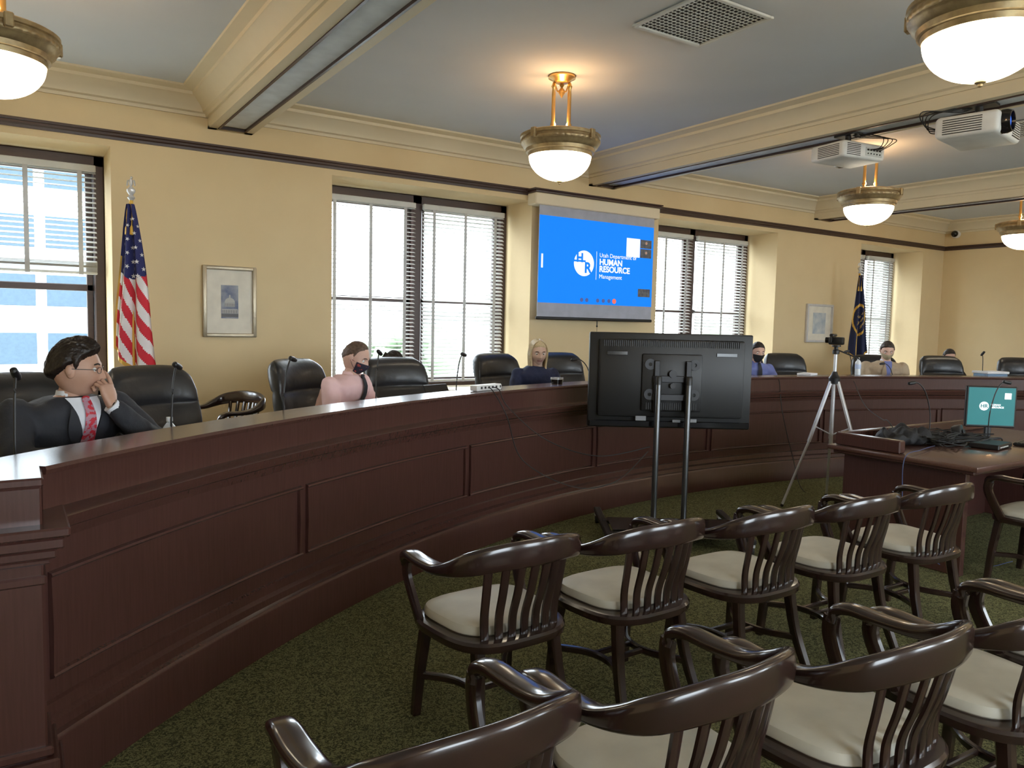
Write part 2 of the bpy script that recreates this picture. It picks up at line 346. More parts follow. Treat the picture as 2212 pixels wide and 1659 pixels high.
# ---------------- armchairs -------------
def outline(sx,sy,n=36,p=3.2):
    o=[]
    for k in range(n):
        a=2*PI*k/n;c,d=cos(a),sin(a); x=math.copysign(abs(c)**(2/p),c);y=math.copysign(abs(d)**(2/p),d)
        o.append((x*sx*(1+.07*y),y*sy))
    return o
def plate(mb,sx,sy,prof,cy=0,p=3.2):
    mb.loft([[(x,y+cy,z) for x,y in outline(sx*k,sy*k,p=p)] for k,z in prof])
def make_armchair(label):
    t=thing('armchair',label,'chair')
    m=MB(); plate(m,.272,.25,[(.93,.395),(.99,.402),(1,.415),(1,.428),(.97,.438),(.9,.441)]); m.build('seat',chair_wood,t)
    m=MB(); plate(m,.230,.200,[(.96,.438),(1,.447),(1,.462),(.97,.476),(.9,.484),(.7,.489),(.3,.491)],.025,3.6); m.build('cushion',cushion_m,t)
    for s in (-1,1):
        MB().sweep(cr([(s*.20,.175,.40),(s*.215,.20,.2),(s*.225,.215,0)],4),[.048-.0015*i for i in range(9)],n=8,p=5,up=(0,1,0)).build('leg',chair_wood,t)
        MB().sweep(cr([(s*.175,-.165,.40),(s*.19,-.20,.2),(s*.215,-.27,0)],4),[.048-.0015*i for i in range(9)],n=8,p=5,up=(0,1,0)).build('leg',chair_wood,t)
        MB().sweep(cr([(s*.215,.20,.17),(s*.12,.08,.17),(s*.11,-.06,.17),(s*.19,-.205,.17)],5),.024,.03,p=4).build('stretcher',chair_wood,t)
    for y in (.05,-.03): MB().sweep([(-.115,y,.17),(.115,y,.17)],.022,.024,p=4).build('stretcher',chair_wood,t)
    K=[(-.266,.225,.630,.050,.034),(-.274,.215,.670,.060,.038),(-.280,.16,.690,.070,.036),(-.284,.06,.688,.074,.034),(-.284,-.05,.692,.068,.040),(-.278,-.14,.716,.050,.062),(-.240,-.215,.746,.038,.088),(-.13,-.265,.767,.032,.100),(0,-.282,.771,.032,.104)]
    K=K+[(-x,y,z,a,b) for x,y,z,a,b in K[:-1][::-1]]
    Q=cr(K,5); MB().sweep(Q,[q[3] for q in Q],[q[4] for q in Q],n=14,p=3.2).build('arm_and_crest_rail',chair_wood,t,ang=60)
    for s in (-1,1):
        q=cr([(s*.268,.222,.65),(s*.267,.225,.59),(s*.258,.185,.50),(s*.252,.14,.42)],4)
        MB().sweep(q,.026,.056,n=8,p=4,up=(0,1,0)).build('arm_support',chair_wood,t)
    for i in range(7):
        f=(i-3)/3; x=f*.172; yb=-.282+.055*f*f
        q=cr([(x*.93,-.212+.025*f*f,.432),(x*.95,-.216+.03*f*f,.52),(x*.98,-.25+.045*f*f,.62),(x,yb+.004,.73)],4)
        MB().sweep(q,.034,.014,n=8,p=5,up=(0,1,0)).build('slat',chair_wood,t)
    return t
ch=[(1.59,2.53,2,'dark wood armchair with cream seat, front row, nearest the panelled bench'),
(2.22,2.47,1,'dark wood armchair with cream seat, second of the front row, before the television posts'),
(2.86,2.39,0,'dark wood armchair with cream seat, middle of the front row, in front of the tripod'),
(3.50,2.35,-1,'dark wood armchair with cream seat, fourth in the front row'),
(4.14,2.31,-2,'dark wood armchair with cream seat, front row end nearest the computer desk'),
(.78,1.50,3,'dark wood armchair cut off at the bottom edge, leftmost of the second row'),
(1.41,1.41,2,'dark wood armchair, second from left in the second row, cut by the bottom edge'),
(2.02,1.28,0,'dark wood armchair with cream seat, third in the second row'),
(2.65,1.19,-2,'dark wood armchair with cream seat, fourth in the second row, cut by the right edge'),
(3.28,1.16,-2,'dark wood armchair at right edge of view of which mostly one arm shows'),
(5.58,2.20,0,'dark wood armchair with cream seat pushed up to the computer desk'),
(1.40,6.35,115,'dark wood armchair against the tan wall under the framed dome picture')]
c0=None
for x,y,a,l in ch:
    z=DZ if y>6 else 0
    if c0 is None: c0=make_armchair(l); c0.location=(x,y,z); c0.rotation_euler=(0,0,rad(a)); c0['group']='dark wood armchairs'
    else: dup(c0,(x,y,z),rad(a),l)
# ---------------- leather chairs -------------
def make_exec(label):
    t=thing('leather_chair',label,'chair',group='black leather swivel chairs')
    m=MB(); plate(m,.27,.26,[(.9,.40),(1,.42),(1.01,.45),(.98,.475),(.85,.49),(.4,.492)],.0,3.5); m.build('seat',leather,t)
    rings=[]
    for j in range(45):
        f=j/44; z=.45+.68*f
        rx=.245+.045*sin(min(1,f*1.3)*PI/1.6)-.03*max(0,f-.8)/.2
        ry=.052+.034*abs(sin(f*PI*3.0))**.45+.01*(f<.4)
        if f>.9: k=(f-.9)/.1; rx-=.05*k**2.2; ry*=math.sqrt(max(.03,1-k**2))
        if f<.04: rx*=.9; ry*=.6
        cy=-.25-.10*f-.03*f*f; r=[]
        for k in range(40):
            a=2*PI*k/40;c,d=cos(a),sin(a)
            x=rx*math.copysign(abs(c)**.62,c); y=ry*math.copysign(abs(d)**.62,d)
            r.append((x,cy+y+.07*(abs(x)/.28)**2.4,z-.02*(abs(x)/.28)**3*(f>.7)))
        rings.append(r)
    MB().loft(rings).build('backrest',leather,t,ang=70)
    for s in (-1,1):
        MB().sweep(cr([(s*.28,-.25,.66),(s*.31,-.12,.68),(s*.315,.05,.67),(s*.31,.17,.64),(s*.29,.19,.58),(s*.27,.14,.47)],4),.065,.04,n=10,p=3).build('armrest',leather,t,ang=60)
    MB().lathe([(.028,.10),(.028,.40),(.09,.405),(.09,.41),(0,.41)],16).build('column',dkgray,t)
    for k in range(5):
        a=2*PI*k/5+.3; l=MB().sweep([(0,0,.12),(.14*cos(a),.14*sin(a),.11),(.30*cos(a),.30*sin(a),.075)],[.06,.045,.03],[.04,.035,.025],p=4).build('leg',dkgray,t)
        MB().lathe([(0,-.012),(.028,-.012),(.03,0),(.028,.012),(0,.012)],14,M=T(V((.30*cos(a),.30*sin(a),.031)))@RZ(a)@RX(PI/2)).build('caster',rubber,l)
    return t
def face(fx,fy): return math.atan2(fy,fx)-PI/2
def facebc(p,tw=0): d=BC-V((p[0],p[1])); return face(d.x,d.y)+rad(tw)
EC=[(402,9.15,-4,'black leather swivel chair, empty, right beside the man in the dark suit'),
(898,9.0,-14,'black leather swivel chair just right of the man in the pink shirt'),
(1118,9.30,0,'black leather swivel chair directly left of the blonde woman'),
(1724,9.25,-6,'empty black leather chair between the television and the tripod'),
(2062,9.20,-3,'black leather chair just right of the man in the tan jacket'),
(2232,9.15,-3,'black leather chair at the right edge beyond the desk monitor')]
e0=None
def place_exec(x,y,rz,l):
    global e0
    if e0 is None: e0=make_exec(l); e0.location=(x,y,DZ+.002); e0.rotation_euler=(0,0,rz); return e0
    return dup(e0,(x,y,DZ+.002),rz,l)
for px,R,tw,l in EC:
    q=cyl(px,790,R); place_exec(q.x,q.y,facebc(q,tw),l)
# ---------------- people -------------
def head_pt(d,off=0.,flat=False):
    x,y,z=d; X=.074*x;Y=.094*y;Z=.118*z
    if Z<-.01:
        k=min(1,(-.01-Z)/.108); X*=1-.34*k**1.5; Y*=(1-.38*k) if Y<0 else (1-.06*k)
    if Y<0: Y*=1.05
    if y>.05:
        g=lambda cx,cz,sx,sz: math.exp(-((X-cx)/sx)**2-((Z-cz)/sz)**2)
        f=min(1,(y-.05)/.3)
        if not flat:
            Y+=f*(.021*g(0,-.024,.012,.012)+.013*g(0,-.004,.009,.022)+.006*(g(.012,-.03,.007,.007)+g(-.012,-.03,.007,.007))
             -.011*(g(.031,.012,.018,.012)+g(-.031,.012,.018,.012))+.005*(g(.028,.034,.022,.009)+g(-.028,.034,.022,.009))
             +.006*g(0,-.050,.020,.005)+.005*g(0,-.062,.017,.005)-.004*g(0,-.056,.022,.0025)-.003*g(0,-.073,.02,.006)+.009*g(0,-.094,.022,.014)+.003*(g(.045,-.02,.02,.02)+g(-.045,-.02,.02,.02)))
        else: Y+=f*(.020*g(0,-.02,.024,.03)+.008*g(0,-.07,.03,.04))
    n=V((x/.074,y/.094,z/.118)).normalized()
    return V((X,Y,Z))+n*off
def sdir(u,v): return (sin(v)*cos(u),sin(v)*sin(u),-cos(v))
def hand(mb,M,side,curl,cv=None):
    pal=[(0,.046,.036),(.03,.062,.034),(.06,.078,.030),(.088,.080,.024),(.096,.07,.016)]
    mb.sweep([(0,a[0]-.0,0) for a in pal],[a[1] for a in pal],[a[2] for a in pal],n=14,p=2.6,M=M)
    for i,(x,l) in enumerate(((.030,.070),(.010,.079),(-.010,.074),(-.029,.058))):
        c=curl[i] if isinstance(curl,(list,tuple)) else curl
        p=V((x*side,.086,0)); a=c*.5; P=[p.copy()]
        for sg in (.45,.32,.23):
            p=p+V((x*side*.25*sg,cos(a)*l*sg,-sin(a)*l*sg)); P.append(p.copy()); a+=c*.75
        rs=[.0095,.0088,.0078,.0065]
        for q,r in zip(P,rs): mb.sph(q,r,8,6,M=M)
        mb.sweep(P,[2*r for r in rs],n=8,M=M)
    P=[V((side*.022,.02,-.004)),V((side*.046,.045,-.012)),V((side*.056,.072,-.020)),V((side*.054,.094,-.026))]; rs=[.014,.011,.0095,.0075]
    for q,r in zip(P,rs): mb.sph(q,r,8,6,M=M)
    mb.sweep(P,[2*r for r in rs],n=8,M=M)
def frame(o,fwd,nrm):
    y=V(fwd).normalized(); z=V(nrm); z=(z-y*z.dot(y)).normalized(); x=y.cross(z)
    return Matrix(((x.x,y.x,z.x,o[0]),(x.y,y.y,z.y,o[1]),(x.z,y.z,z.z,o[2]),(0,0,0,1)))
def person(label,hw,tf,hf,pitch=0,L=.12,roll=0,top=navy,skin=skin_m,hair=hair_d,style='short',mask=None,glasses=False,tie=None,jacket=False,arms=None,sc=1,d=0,bulk=1.,lab_top='shirt'):
    K=(.745-d)/.745
    def zz(z): return z if z<.5 else .5+(z-.5)*K
    rz=face(*tf); hl=V((0,L+.045,zz(1.245))); c=RZ(rz)@(hl*sc)
    root=thing('person',label,'person',(hw[0]-c.x,hw[1]-c.y,DZ+.002),rz); root.scale=(sc,)*3
    hz=face(*hf)-rz
    HM=T(hl)@RZ(hz)@RX(-pitch)@RY(roll)
    TR=[(.44,.15,.11,0),(.50,.175,.13,0),(.60,.175,.13,.01),(.74,.155,.115,.25*L+.01),(.86,.165,.115,.5*L+.02),(.96,.18,.118,.72*L+.02),(1.03,.178,.105,.88*L+.01),(1.075,.13,.085,.96*L),(1.11,.075,.065,L),(1.14,.058,.056,L+.005)]
    TR=[(zz(a),b*(bulk if i<8 else 1),c_*(bulk if i<8 else 1),e-(c_*(bulk-1)*.6 if i<8 else 0)) for i,(a,b,c_,e) in enumerate(TR)]
    def trings(e,last=10,first=0):
        return [[((rx+e)*cos(2*PI*k/24),cy+(ry+e)*sin(2*PI*k/24),z) for k in range(24)] for z,rx,ry,cy in TR[first:last]]
    def fy(x,z):
        for i in range(len(TR)-1):
            if TR[i][0]<=z<=TR[i+1][0]:
                f=(z-TR[i][0])/(TR[i+1][0]-TR[i][0]); rx,ry,cy=[TR[i][j]*(1-f)+TR[i+1][j]*f for j in (1,2,3)]
                return cy+(ry+.022)*math.sqrt(max(0,1-(x/(rx+.03))**2))
        return L+.06
    sh=[V((s*.178*bulk,.86*L,zz(1.025))) for s in (1,-1)]
    arms=arms or [((.25,L*.5+.12,.80),(.10,.36+L*.3,.80),(-.5,.8,0),(0,0,1),.5),((-.25,L*.5+.12,.80),(-.10,.36+L*.3,.80),(.5,.8,0),(0,0,1),.5)]
    b=MB().loft(trings(-.012)); b.limb([(0,L,zz(1.06)),(0,L+.02,zz(1.15)),tuple(hl+V((0,-.02,-.02)))],[.06,.055,.052])
    for i,s in enumerate((1,-1)):
        el,wr=V(arms[i][0]),V(arms[i][1]); b.limb([sh[i],el,wr],[.045,.036,.024])
        b.limb([(s*.09,.02,.54),(s*.13,.43,.53),(s*.13,.41,.10)],[.07,.05,.034])
    body=fuse(b,.012,3)
    n0=len(body.v)
    nu,nv=72,54
    for j in range(nv+1):
        for k in range(nu): body.v.append(tuple(HM@head_pt(sdir(2*PI*k/nu,max(.02,min(PI-.02,PI*j/nv))))))
    for j in range(nv):
        for k in range(nu):
            k2=(k+1)%nu; body.f.append((n0+j*nu+k,n0+j*nu+k2,n0+(j+1)*nu+k2,n0+(j+1)*nu+k))
            dd=sdir(2*PI*(k+.5)/nu,PI*(j+.5)/nv); q=head_pt(dd)
            body.m.append(1 if (dd[1]>.5 and abs(q.x)<.024 and -.066<q.z<-.047) else 0)
    for s in (1,-1):
        body.sph((s*.074,-.006,-.002),(.008,.018,.030),12,10,M=HM); body.sph((s*.080,-.012,.004),(.007,.014,.022),10,8,M=HM)
    for i,s in enumerate((1,-1)):
        a=arms[i]; hand(body,frame(a[1],a[2],a[3]),-s if len(a)<6 else a[5],a[4])
    body.build('body',[skin,lip_m],root,ang=70)
    c=MB().loft(trings(.022,9)); ab=.5+.5*bulk
    for i,s in enumerate((1,-1)):
        el,wr=V(arms[i][0]),V(arms[i][1]); c.limb([sh[i],el,wr-(wr-el)*.10],[.068*ab,.056*ab,.040*ab])
    c=fuse(c,.011,4)
    c.v=[tuple(V(v)+noise.noise_vector(V((v[0]*9,v[1]*9,v[2]*16)))*.008+noise.noise_vector(V(v)*30)*.004) for v in c.v]
    c.build('jacket' if jacket else lab_top,top,root,ang=80)
    if jacket:
        for i in (0,1):
            el,wr=V(arms[i][0]),V(arms[i][1]); dd=(wr-el).normalized()
            MB().sweep([wr-dd*.035,wr+dd*.006],.070,.066,n=16,up=(1,0,0)).build('shirt_cuff',shirt_w,root)
    g=MB().limb([(0,.0,.55),(.09,.04,.54),(.13,.43,.54),(.13,.41,.12)],[.12,.10,.072,.055]).limb([(-.09,.04,.54),(-.13,.43,.54),(-.13,.41,.12)],[.10,.072,.055])
    fuse(g,.014,3).build('trousers',pants,root,ang=80)
    for s in (1,-1): MB().sweep(cr([(s*.13,.35,.045),(s*.13,.45,.045),(s*.135,.55,.035),(s*.135,.61,.025)],3),[.07,.075,.08,.085,.09,.09,.09,.085,.08,.05],[.085,.09,.09,.085,.075,.065,.06,.055,.045,.03],n=12,p=2.6).build('shoe',gloss_b,root)
    ZA,ZB=zz(.84),zz(1.11)
    if jacket:
        vw=.066 if tie else .042
        def vp(u,v): 
            z=ZA+(ZB-ZA)*v; hwid=.004+vw*v; x=(u*2-1)*hwid; return (x,fy(x,z)+.010,z)
        MB().grid(8,12,vp).build('shirt_front',shirt_w if tie else blue_sh,root,ang=80)
        for s in (1,-1):
            def lp(u,v):
                z=ZA-.03+(ZB-ZA+.02)*v; x0=.004+vw*max(0,(v-.1)/.9); x=s*(x0+u*(.05*sin(PI*min(1,v*1.1))+.004)); return (x,fy(x,z)+.014,z)
            MB().grid(4,12,lp).build('lapel',top,root,ang=80)
    if tie or jacket or lab_top=='shirt':
        zb=zz(1.095)
        q=[[((.064-.006*j)*cos(2*PI*k/24),L+.004+.004*j+(.064-.006*j)*sin(2*PI*k/24),zb+.038*j-(.02 if sin(2*PI*k/24)>.8 else 0)) for k in range(24)] for j in (0,1)]
        MB().loft(q,cap=False).build('collar',shirt_w if jacket else top,root,ang=80)
    if tie:
        def tp(u,v):
            z=ZA-.04+(ZB-ZA+.03)*v; hwid=.036-.018*v; x=(u*2-1)*hwid; return (x,fy(x,z)+.018,z)
        MB().grid(4,12,tp).box((0,fy(0,zz(1.095))+.012,zz(1.10)),(.03,.02,.03),.006).build('tie',tie,root,ang=80)
    # hair
    def hth(x,y):
        if y>0:
            t=.20+(.50 if style!='thin' else .78)*y
            if y<.30: t-=.28*max(0,1-abs(y-.12)/.16)
            return t
        return .20+.72*y
    hb=MB(); th={'thin':.005,'full':.020,'short':.010,'long':.010}.get(style,.018)
    nu,nv=96,72
    def hp(u,v):
        dd=sdir(2*PI*u,max(.02,min(PI-.02,PI*v))); e=dd[2]-hth(dd[0],dd[1])+.05*noise.noise(V(dd)*14); k=max(0,min(1,e/.24)); k=k*k*(3-2*k)
        nn=noise.noise(V((dd[0]*16,dd[1]*3,dd[2]*3)))*.30+noise.noise(V((dd[0]*40,dd[1]*6,dd[2]*6)))*.15
        g=1.0+(.7*max(0,dd[2]-.3)*max(0,.6+dd[1]) if style=='full' else 0)
        return head_pt(dd,-.004+k*(th+.004)*(1+nn)*g)
    vs=[[hp(i/nu,j/nv) for i in range(nu)] for j in range(nv+1)]
    idx={}
    for j in range(nv):
        for i in range(nu):
            dd=sdir(2*PI*(i+.5)/nu,PI*(j+.5)/nv)
            if dd[2]>hth(dd[0],dd[1])-.08:
                fc=[]
                for (jj,ii) in ((j,i),(j,(i+1)%nu),(j+1,(i+1)%nu),(j+1,i)):
                    if (jj,ii) not in idx: idx[(jj,ii)]=len(hb.v); hb.v.append(tuple(HM@vs[jj][ii]))
                    fc.append(idx[(jj,ii)])
                hb.f.append(tuple(fc)); hb.m.append(0)
    if style=='long':
        for s in (1,-1):
            for k in range(9):
                y=.030-.014*k
                hb.sweep([tuple(HM@V(q)) for q in cr([(s*.012,y*.8,.122),(s*.050,y+.004,.098),(s*.072,y+.002,.035),(s*.077,y,-.04),(s*.070,y+.01,-.12),(s*.072+.006*sin(k*2),y+.03,-.20-.02*(k%3))],4)],[.020]+[.026]*17+[.020,.014,.008],[.008]+[.012]*17+[.011,.009,.006],n=8)
        for k in range(6):
            x=-.055+.022*k; hb.sweep([tuple(HM@V(q)) for q in cr([(x,-.075,.07),(x,-.096,-.03),(x,-.080,-.14),(x,-.07,-.22)],4)],[.036]*12+[.015],[.022]*12+[.01],n=8)
    if style=='bun':
        for s in (1,-1):
            for k in range(5): hb.sweep([tuple(HM@V(q)) for q in cr([(s*.05,.02-.025*k,.09),(s*.082,.015-.025*k,.0),(s*.078,-.025*k,-.10),(s*.07,-.02*k,-.16)],4)],[.03]*12+[.01],n=8)
    hb.build('hair',hair,root,ang=80,recalc=False)
    for s in (1,-1):
        e=MB().sph((s*.031,.0685,.010),.0128,14,10,M=HM); e.m=[0]*len(e.f)
        ci=HM@V((s*.031,.0813,.008))
        for fi,f in enumerate(e.f):
            cc=sum((V(e.v[i]) for i in f),V())/len(f)
            if (cc-ci).length<.0062: e.m[fi]=1
        e.build('eye',[eye_w,eye_d],root)
        MB().sweep([tuple(HM@V(q)) for q in cr([(s*.014,.089,.030),(s*.03,.086,.036),(s*.048,.074,.031)],4)],[.004]+[.007]*7+[.003],n=6).build('eyebrow',hair if style!='long' else hair_b,root)
    if glasses:
        gm=MB()
        for s in (1,-1):
            gm.sweep([tuple(HM@V((s*(.031+.022*math.copysign(abs(cos(a))**.7,cos(a))),.096-.32*max(0,(.031+.022*cos(a))-.03),.009+.013*math.copysign(abs(sin(a))**.7,sin(a))))) for a in [2*PI*i/20 for i in range(21)]],.0026,n=6)
            gm.sweep([tuple(HM@V(q)) for q in ((s*.053,.089,.012),(s*.074,.058,.012),(s*.083,-.005,.010))],.0028,n=6)
        gm.sweep([tuple(HM@V(q)) for q in ((-.009,.097,.012),(.009,.097,.012))],.003,n=6); gm.build('glasses',dkgray,root)
    if mask:
        def mp(u,v):
            lo=PI*.5+(u-.5)*2.2; q=-.84+.80*v
            return HM@head_pt(sdir(lo,math.acos(-q)),.006,True)
        mm=MB().grid(24,16,mp)
        for s in (1,-1):
            for z in (-.012,-.06): mm.sweep([tuple(HM@V(q)) for q in ((s*.062,.045,z),(s*.073,.02,z*.6),(s*.083,-.008,.0))],.003,n=6)
        mm.build('face_mask',mask,root,ang=80)
    return root
def chair_for(r,l,back=-.08):
    a=r.rotation_euler[2]; f=RZ(a)@V((0,1,0)); return place_exec(r.location.x-f.x*back,r.location.y-f.y*back,a,l)
h=at(165,797,3.42)
p1=person('man in dark navy suit and red tie, wearing glasses, resting his cheek on his hand',h,(.46,-.89),(.965,-.26),pitch=.08,L=.16,top=navy,skin=skin2_m,style='full',glasses=True,tie=tie_r,jacket=True,sc=1.05,d=.13,bulk=1.22,
 arms=[((.30,.30,.765),(.12,.46,.785),(-.7,.7,0),(0,0,1),.6),((-.27,.38,.765),(-.075,.330,.965),(.12,-.22,.95),(-.3,.95,.1),[.3,1.2,1.5,1.7])])
chair_for(p1,'black leather swivel chair behind the man in the dark suit',.03)
h=cyl(768,782,9.02)
p2=person('balding man in pink shirt with dark patterned mask, head bowed, at the bench',h,(.58,-.81),(.72,-.70),pitch=.42,L=.20,top=pink,hair=hair_b,style='thin',mask=mask_d,tie=navy,skin=skin_m,lab_top='shirt',d=.09,bulk=1.1)
chair_for(p2,'black leather swivel chair behind the man in the pink shirt',-.05)
h=cyl(1163,775,8.98)
p3=person('blonde long-haired woman in navy top looking down at the bench',h,(-.2,-.98),(-.38,-.92),pitch=.22,L=.14,top=navy2,skin=skin3_m,hair=hair_y,style='long',sc=.97,lab_top='knit_top',d=.05)
q=cyl(1246,790,9.32); place_exec(q.x,q.y,facebc(q,-6),'black leather swivel chair directly behind and right of the blonde woman')
h=cyl(1636,768,9.0)
p4=person('man in blue shirt and dark mask partly hidden by the television',h,(-.40,-.92),(-.45,-.9),pitch=.2,L=.14,top=blue_sh,hair=hair_d,style='short',mask=mask_b,tie=navy,d=.09,lab_top='shirt')
chair_for(p4,'black leather swivel chair behind the man in the blue shirt')
h=cyl(1916,766,9.0)
p5=person('man in tan jacket and beige mask looking down, right of the tripod',h,(-.62,-.78),(-.75,-.66),pitch=.40,L=.16,top=tan_j,hair=hair_g,style='short',mask=mask_t,jacket=True,lab_top='shirt',d=.05,bulk=1.2)
chair_for(p5,'black leather swivel chair behind the man in the tan jacket')
h=at(850,783,6.75)
p6=person('dark-haired woman mostly hidden behind a leather chair near the window',h,(.3,-.95),(.2,-.98),pitch=.3,L=.1,top=navy2,hair=hair_d,style='bun',sc=.90,d=.08)
dup(c0,(p6.location.x,p6.location.y-.02,DZ),p6.rotation_euler[2],'dark wood armchair of the half-hidden woman near the window')
h=at(2050,772,10.6)
p7=person('dark-haired person far right showing only the top of the head above the bench',h,(-.6,-.8),(-.6,-.8),pitch=.3,L=.1,top=navy,hair=hair_d,style='short',sc=.93,d=.06)
dup(c0,(p7.location.x,p7.location.y,DZ),p7.rotation_euler[2],'dark wood armchair of the far right person behind the leather chairs')
# ---------------- pendant lamps -------------
def make_lamp(label):
    t=thing('pendant_lamp',label,'lamp',group='bronze bowl pendant lamps')
    MB().lathe([(0,0),(.105,0),(.108,-.018),(.085,-.03),(.06,-.05),(.03,-.06),(0,-.06)],28).build('canopy',brass,t)
    for s in (-1,1):
        MB().lathe([(.010,-.05),(.016,-.07),(.022,-.08),(.012,-.10),(.015,-.14),(.015,-.36),(.022,-.37),(.022,-.385),(.014,-.39),(.014,-.42),(.024,-.44)],14,c=(s*.062,0,0)).build('rod',brass,t)
    m=MB().lathe([(0,-.05),(.02,-.07),(.008,-.09),(.022,-.11),(.026,-.13),(.01,-.155),(0,-.17)],14)
    for s in (-1,1): m.sweep(cr([(0,0,-.09),(s*.03,0,-.12),(s*.045,0,-.09),(s*.06,0,-.08)],4),.012,n=8)
    m.build('ornament',brass,t)
    m=MB().lathe([(.02,-.43),(.10,-.43),(.20,-.435),(.255,-.445),(.30,-.455),(.318,-.465),(.318,-.485),(.308,-.49),(.310,-.50),(.310,-.53),(.30,-.54),(.295,-.555),(.275,-.57),(.27,-.595),(.255,-.60),(.25,-.625),(.235,-.625),(.235,-.60)],48)
    m.build('ring',bronze,t)
    n=264; m=MB()
    rg=[[((.309+a*(.4+.6*abs(sin(22*2*PI*k/n))))*cos(2*PI*k/n),(.309+a*(.4+.6*abs(sin(22*2*PI*k/n))))*sin(2*PI*k/n),z) for k in range(n)] for a,z in ((0,-.497),(.006,-.503),(.008,-.513),(.006,-.523),(0,-.529))]
    m.loft(rg,cap=False); m.build('egg_band',bronze,t)
    for k in range(4):
        a=PI/4+k*PI/2; MB().box((.315*cos(a),.315*sin(a),-.49),(.035,.045,.075),.006,R=RZ(a)).build('clip',bronze,t)
    MB().lathe([(.247*cos(a),-.62-.19*sin(a)) for a in [PI/2*i/14 for i in range(15)]],40).build('glass_bowl',bowl_m,t)
    MB().lathe([(0,-.80),(.022,-.808),(.024,-.818),(.012,-.826),(.010,-.835),(0,-.84)],14).build('finial',bronze,t)
    return t
LP=[(3.68,5.0,'bronze bowl pendant lamp in front of the projection screen'),(-.04,5.02,'bronze bowl pendant lamp cut by the left edge'),(3.69,1.84,'large near bronze bowl pendant lamp at the top right corner'),
(7.7,4.9,'bronze bowl pendant lamp beneath the two projectors'),(11.3,4.95,'bronze bowl pendant lamp cut by the right edge'),(7.7,1.84,'bronze bowl pendant lamp added unseen as fill beyond the right edge of the view'),
(.03,-1.4,'bronze bowl pendant lamp added unseen as fill behind the viewpoint, left'),(3.66,-1.4,'bronze bowl pendant lamp added unseen as fill behind the viewpoint, middle'),(7.7,-1.4,'bronze bowl pendant lamp added unseen as fill behind the viewpoint, right'),(11.3,1.84,'bronze bowl pendant lamp far beyond the right edge')]  # lamps behind the viewpoint and just beyond the right edge: unseen, added for fill
l0=None
for x,y,l in LP:
    if l0 is None: l0=make_lamp(l); l0.location=(x,y,CZ); l0.rotation_euler=(0,0,-.55)
    else: dup(l0,(x,y,CZ),-.55,l)
    ld=bpy.data.lights.new('uplight','POINT'); ld.energy=13; ld.color=(1,.62,.30); ld.shadow_soft_size=.06
    lo=bpy.data.objects.new('uplight',ld); lo.location=(x,y,CZ-.37); COL.objects.link(lo)
# ---------------- vents -------------
for cx,cy,l in ((3.72,3.58,'square ceiling vent grille above the front row'),(8.02,3.6,'ceiling vent grille at right edge beyond the projectors')):
    t=thing('ceiling_vent',l,'vent',(cx,cy,CZ-.002),0,'ceiling vent grilles')
    MB().box((0,0,-.004),(.60,.60,.004)).build('backing',dark_m,t)
    m=MB()
    for s in (-1,1): m.box((s*.295,0,-.012),(.03,.62,.016),.003); m.box((0,s*.295,-.012),(.56,.03,.016),.003)
    m.build('frame',vent_m,t); m=MB()
    for k in range(1,16): m.box((-.28+.035*k,0,-.0085),(.007,.56,.003)); m.box((0,-.28+.035*k,-.0085),(.56,.007,.003))
    m.build('grille',vent_m,t)
# ---------------- projectors -------------
def projector(loc,rz,label,sc=1):
    t=thing('projector',label,'projector',loc,rz,'white ceiling projectors'); t.scale=(sc,)*3
    MB().box((0,0,-.17),(.48,.36,.135),.03,seg=4).build('body',white_p,t)
    for px,py,dx,dy in ((.241,-.02,.006,.22),(-.241,-.02,.006,.22),(-.13,-.181,.15,.006),(-.12,.181,.15,.006)):
        m=MB()
        for k in range(7): m.box((px,py,-.215+.014*k),(dx,dy,.005))
        m.build('vent_slots',dkgray,t)
    LM=T(V((.13,.17,-.165)))@RX(-PI/2)
    MB().lathe([(0,0),(.072,0),(.072,.03),(.062,.055),(.055,.055),(.05,.03),(0,.03)],28,M=LM).build('lens_barrel',gloss_b,t)
    MB().sph((0,0,.028),(.048,.048,.014),20,10,M=LM).build('lens',mat('lens glass',(.03,.08,.3),.05,em=.8,emc=(.05,.2,1)),t)
    m=MB().box((.10,-.182,-.175),(.19,.004,.07),.002)
    m.build('port_panel',vent_m,t)
    for k in range(5): MB().box((.03+.034*k,-.186,-.16),(.022,.006,.014),.002).build('port',black_p,t); MB().sph((.03+.034*k,-.186,-.19),.006,8,6).build('port',black_p,t)
    MB().lathe([(.055,0),(.055,-.012),(.024,-.014),(.024,-.085),(.06,-.088),(.06,-.10)],20,cap=True).box((0,0,-.094),(.2,.16,.012),.003).box((0,0,-.012),(.12,.20,.02),.004).build('ceiling_mount',black_p,t)
    for k in range(4): MB().sweep(cr([(.05+.035*k,-.188,-.16),(.08+.04*k,-.26,-.15+.01*k),(.12+.05*k,-.24,-.06),(.05,-.10,-.015-.01*k),(0,-.04,-.02)],6),.007,n=6).build('cable_loop',rubber,t)
projector((5.97,4.02,BZ+.004),rad(-8),'white projector above the farther lamp showing its ports and cables')
projector((5.97,2.97,BZ+.02),rad(190),'white projector with lit blue lens nearest the right edge',1.15)
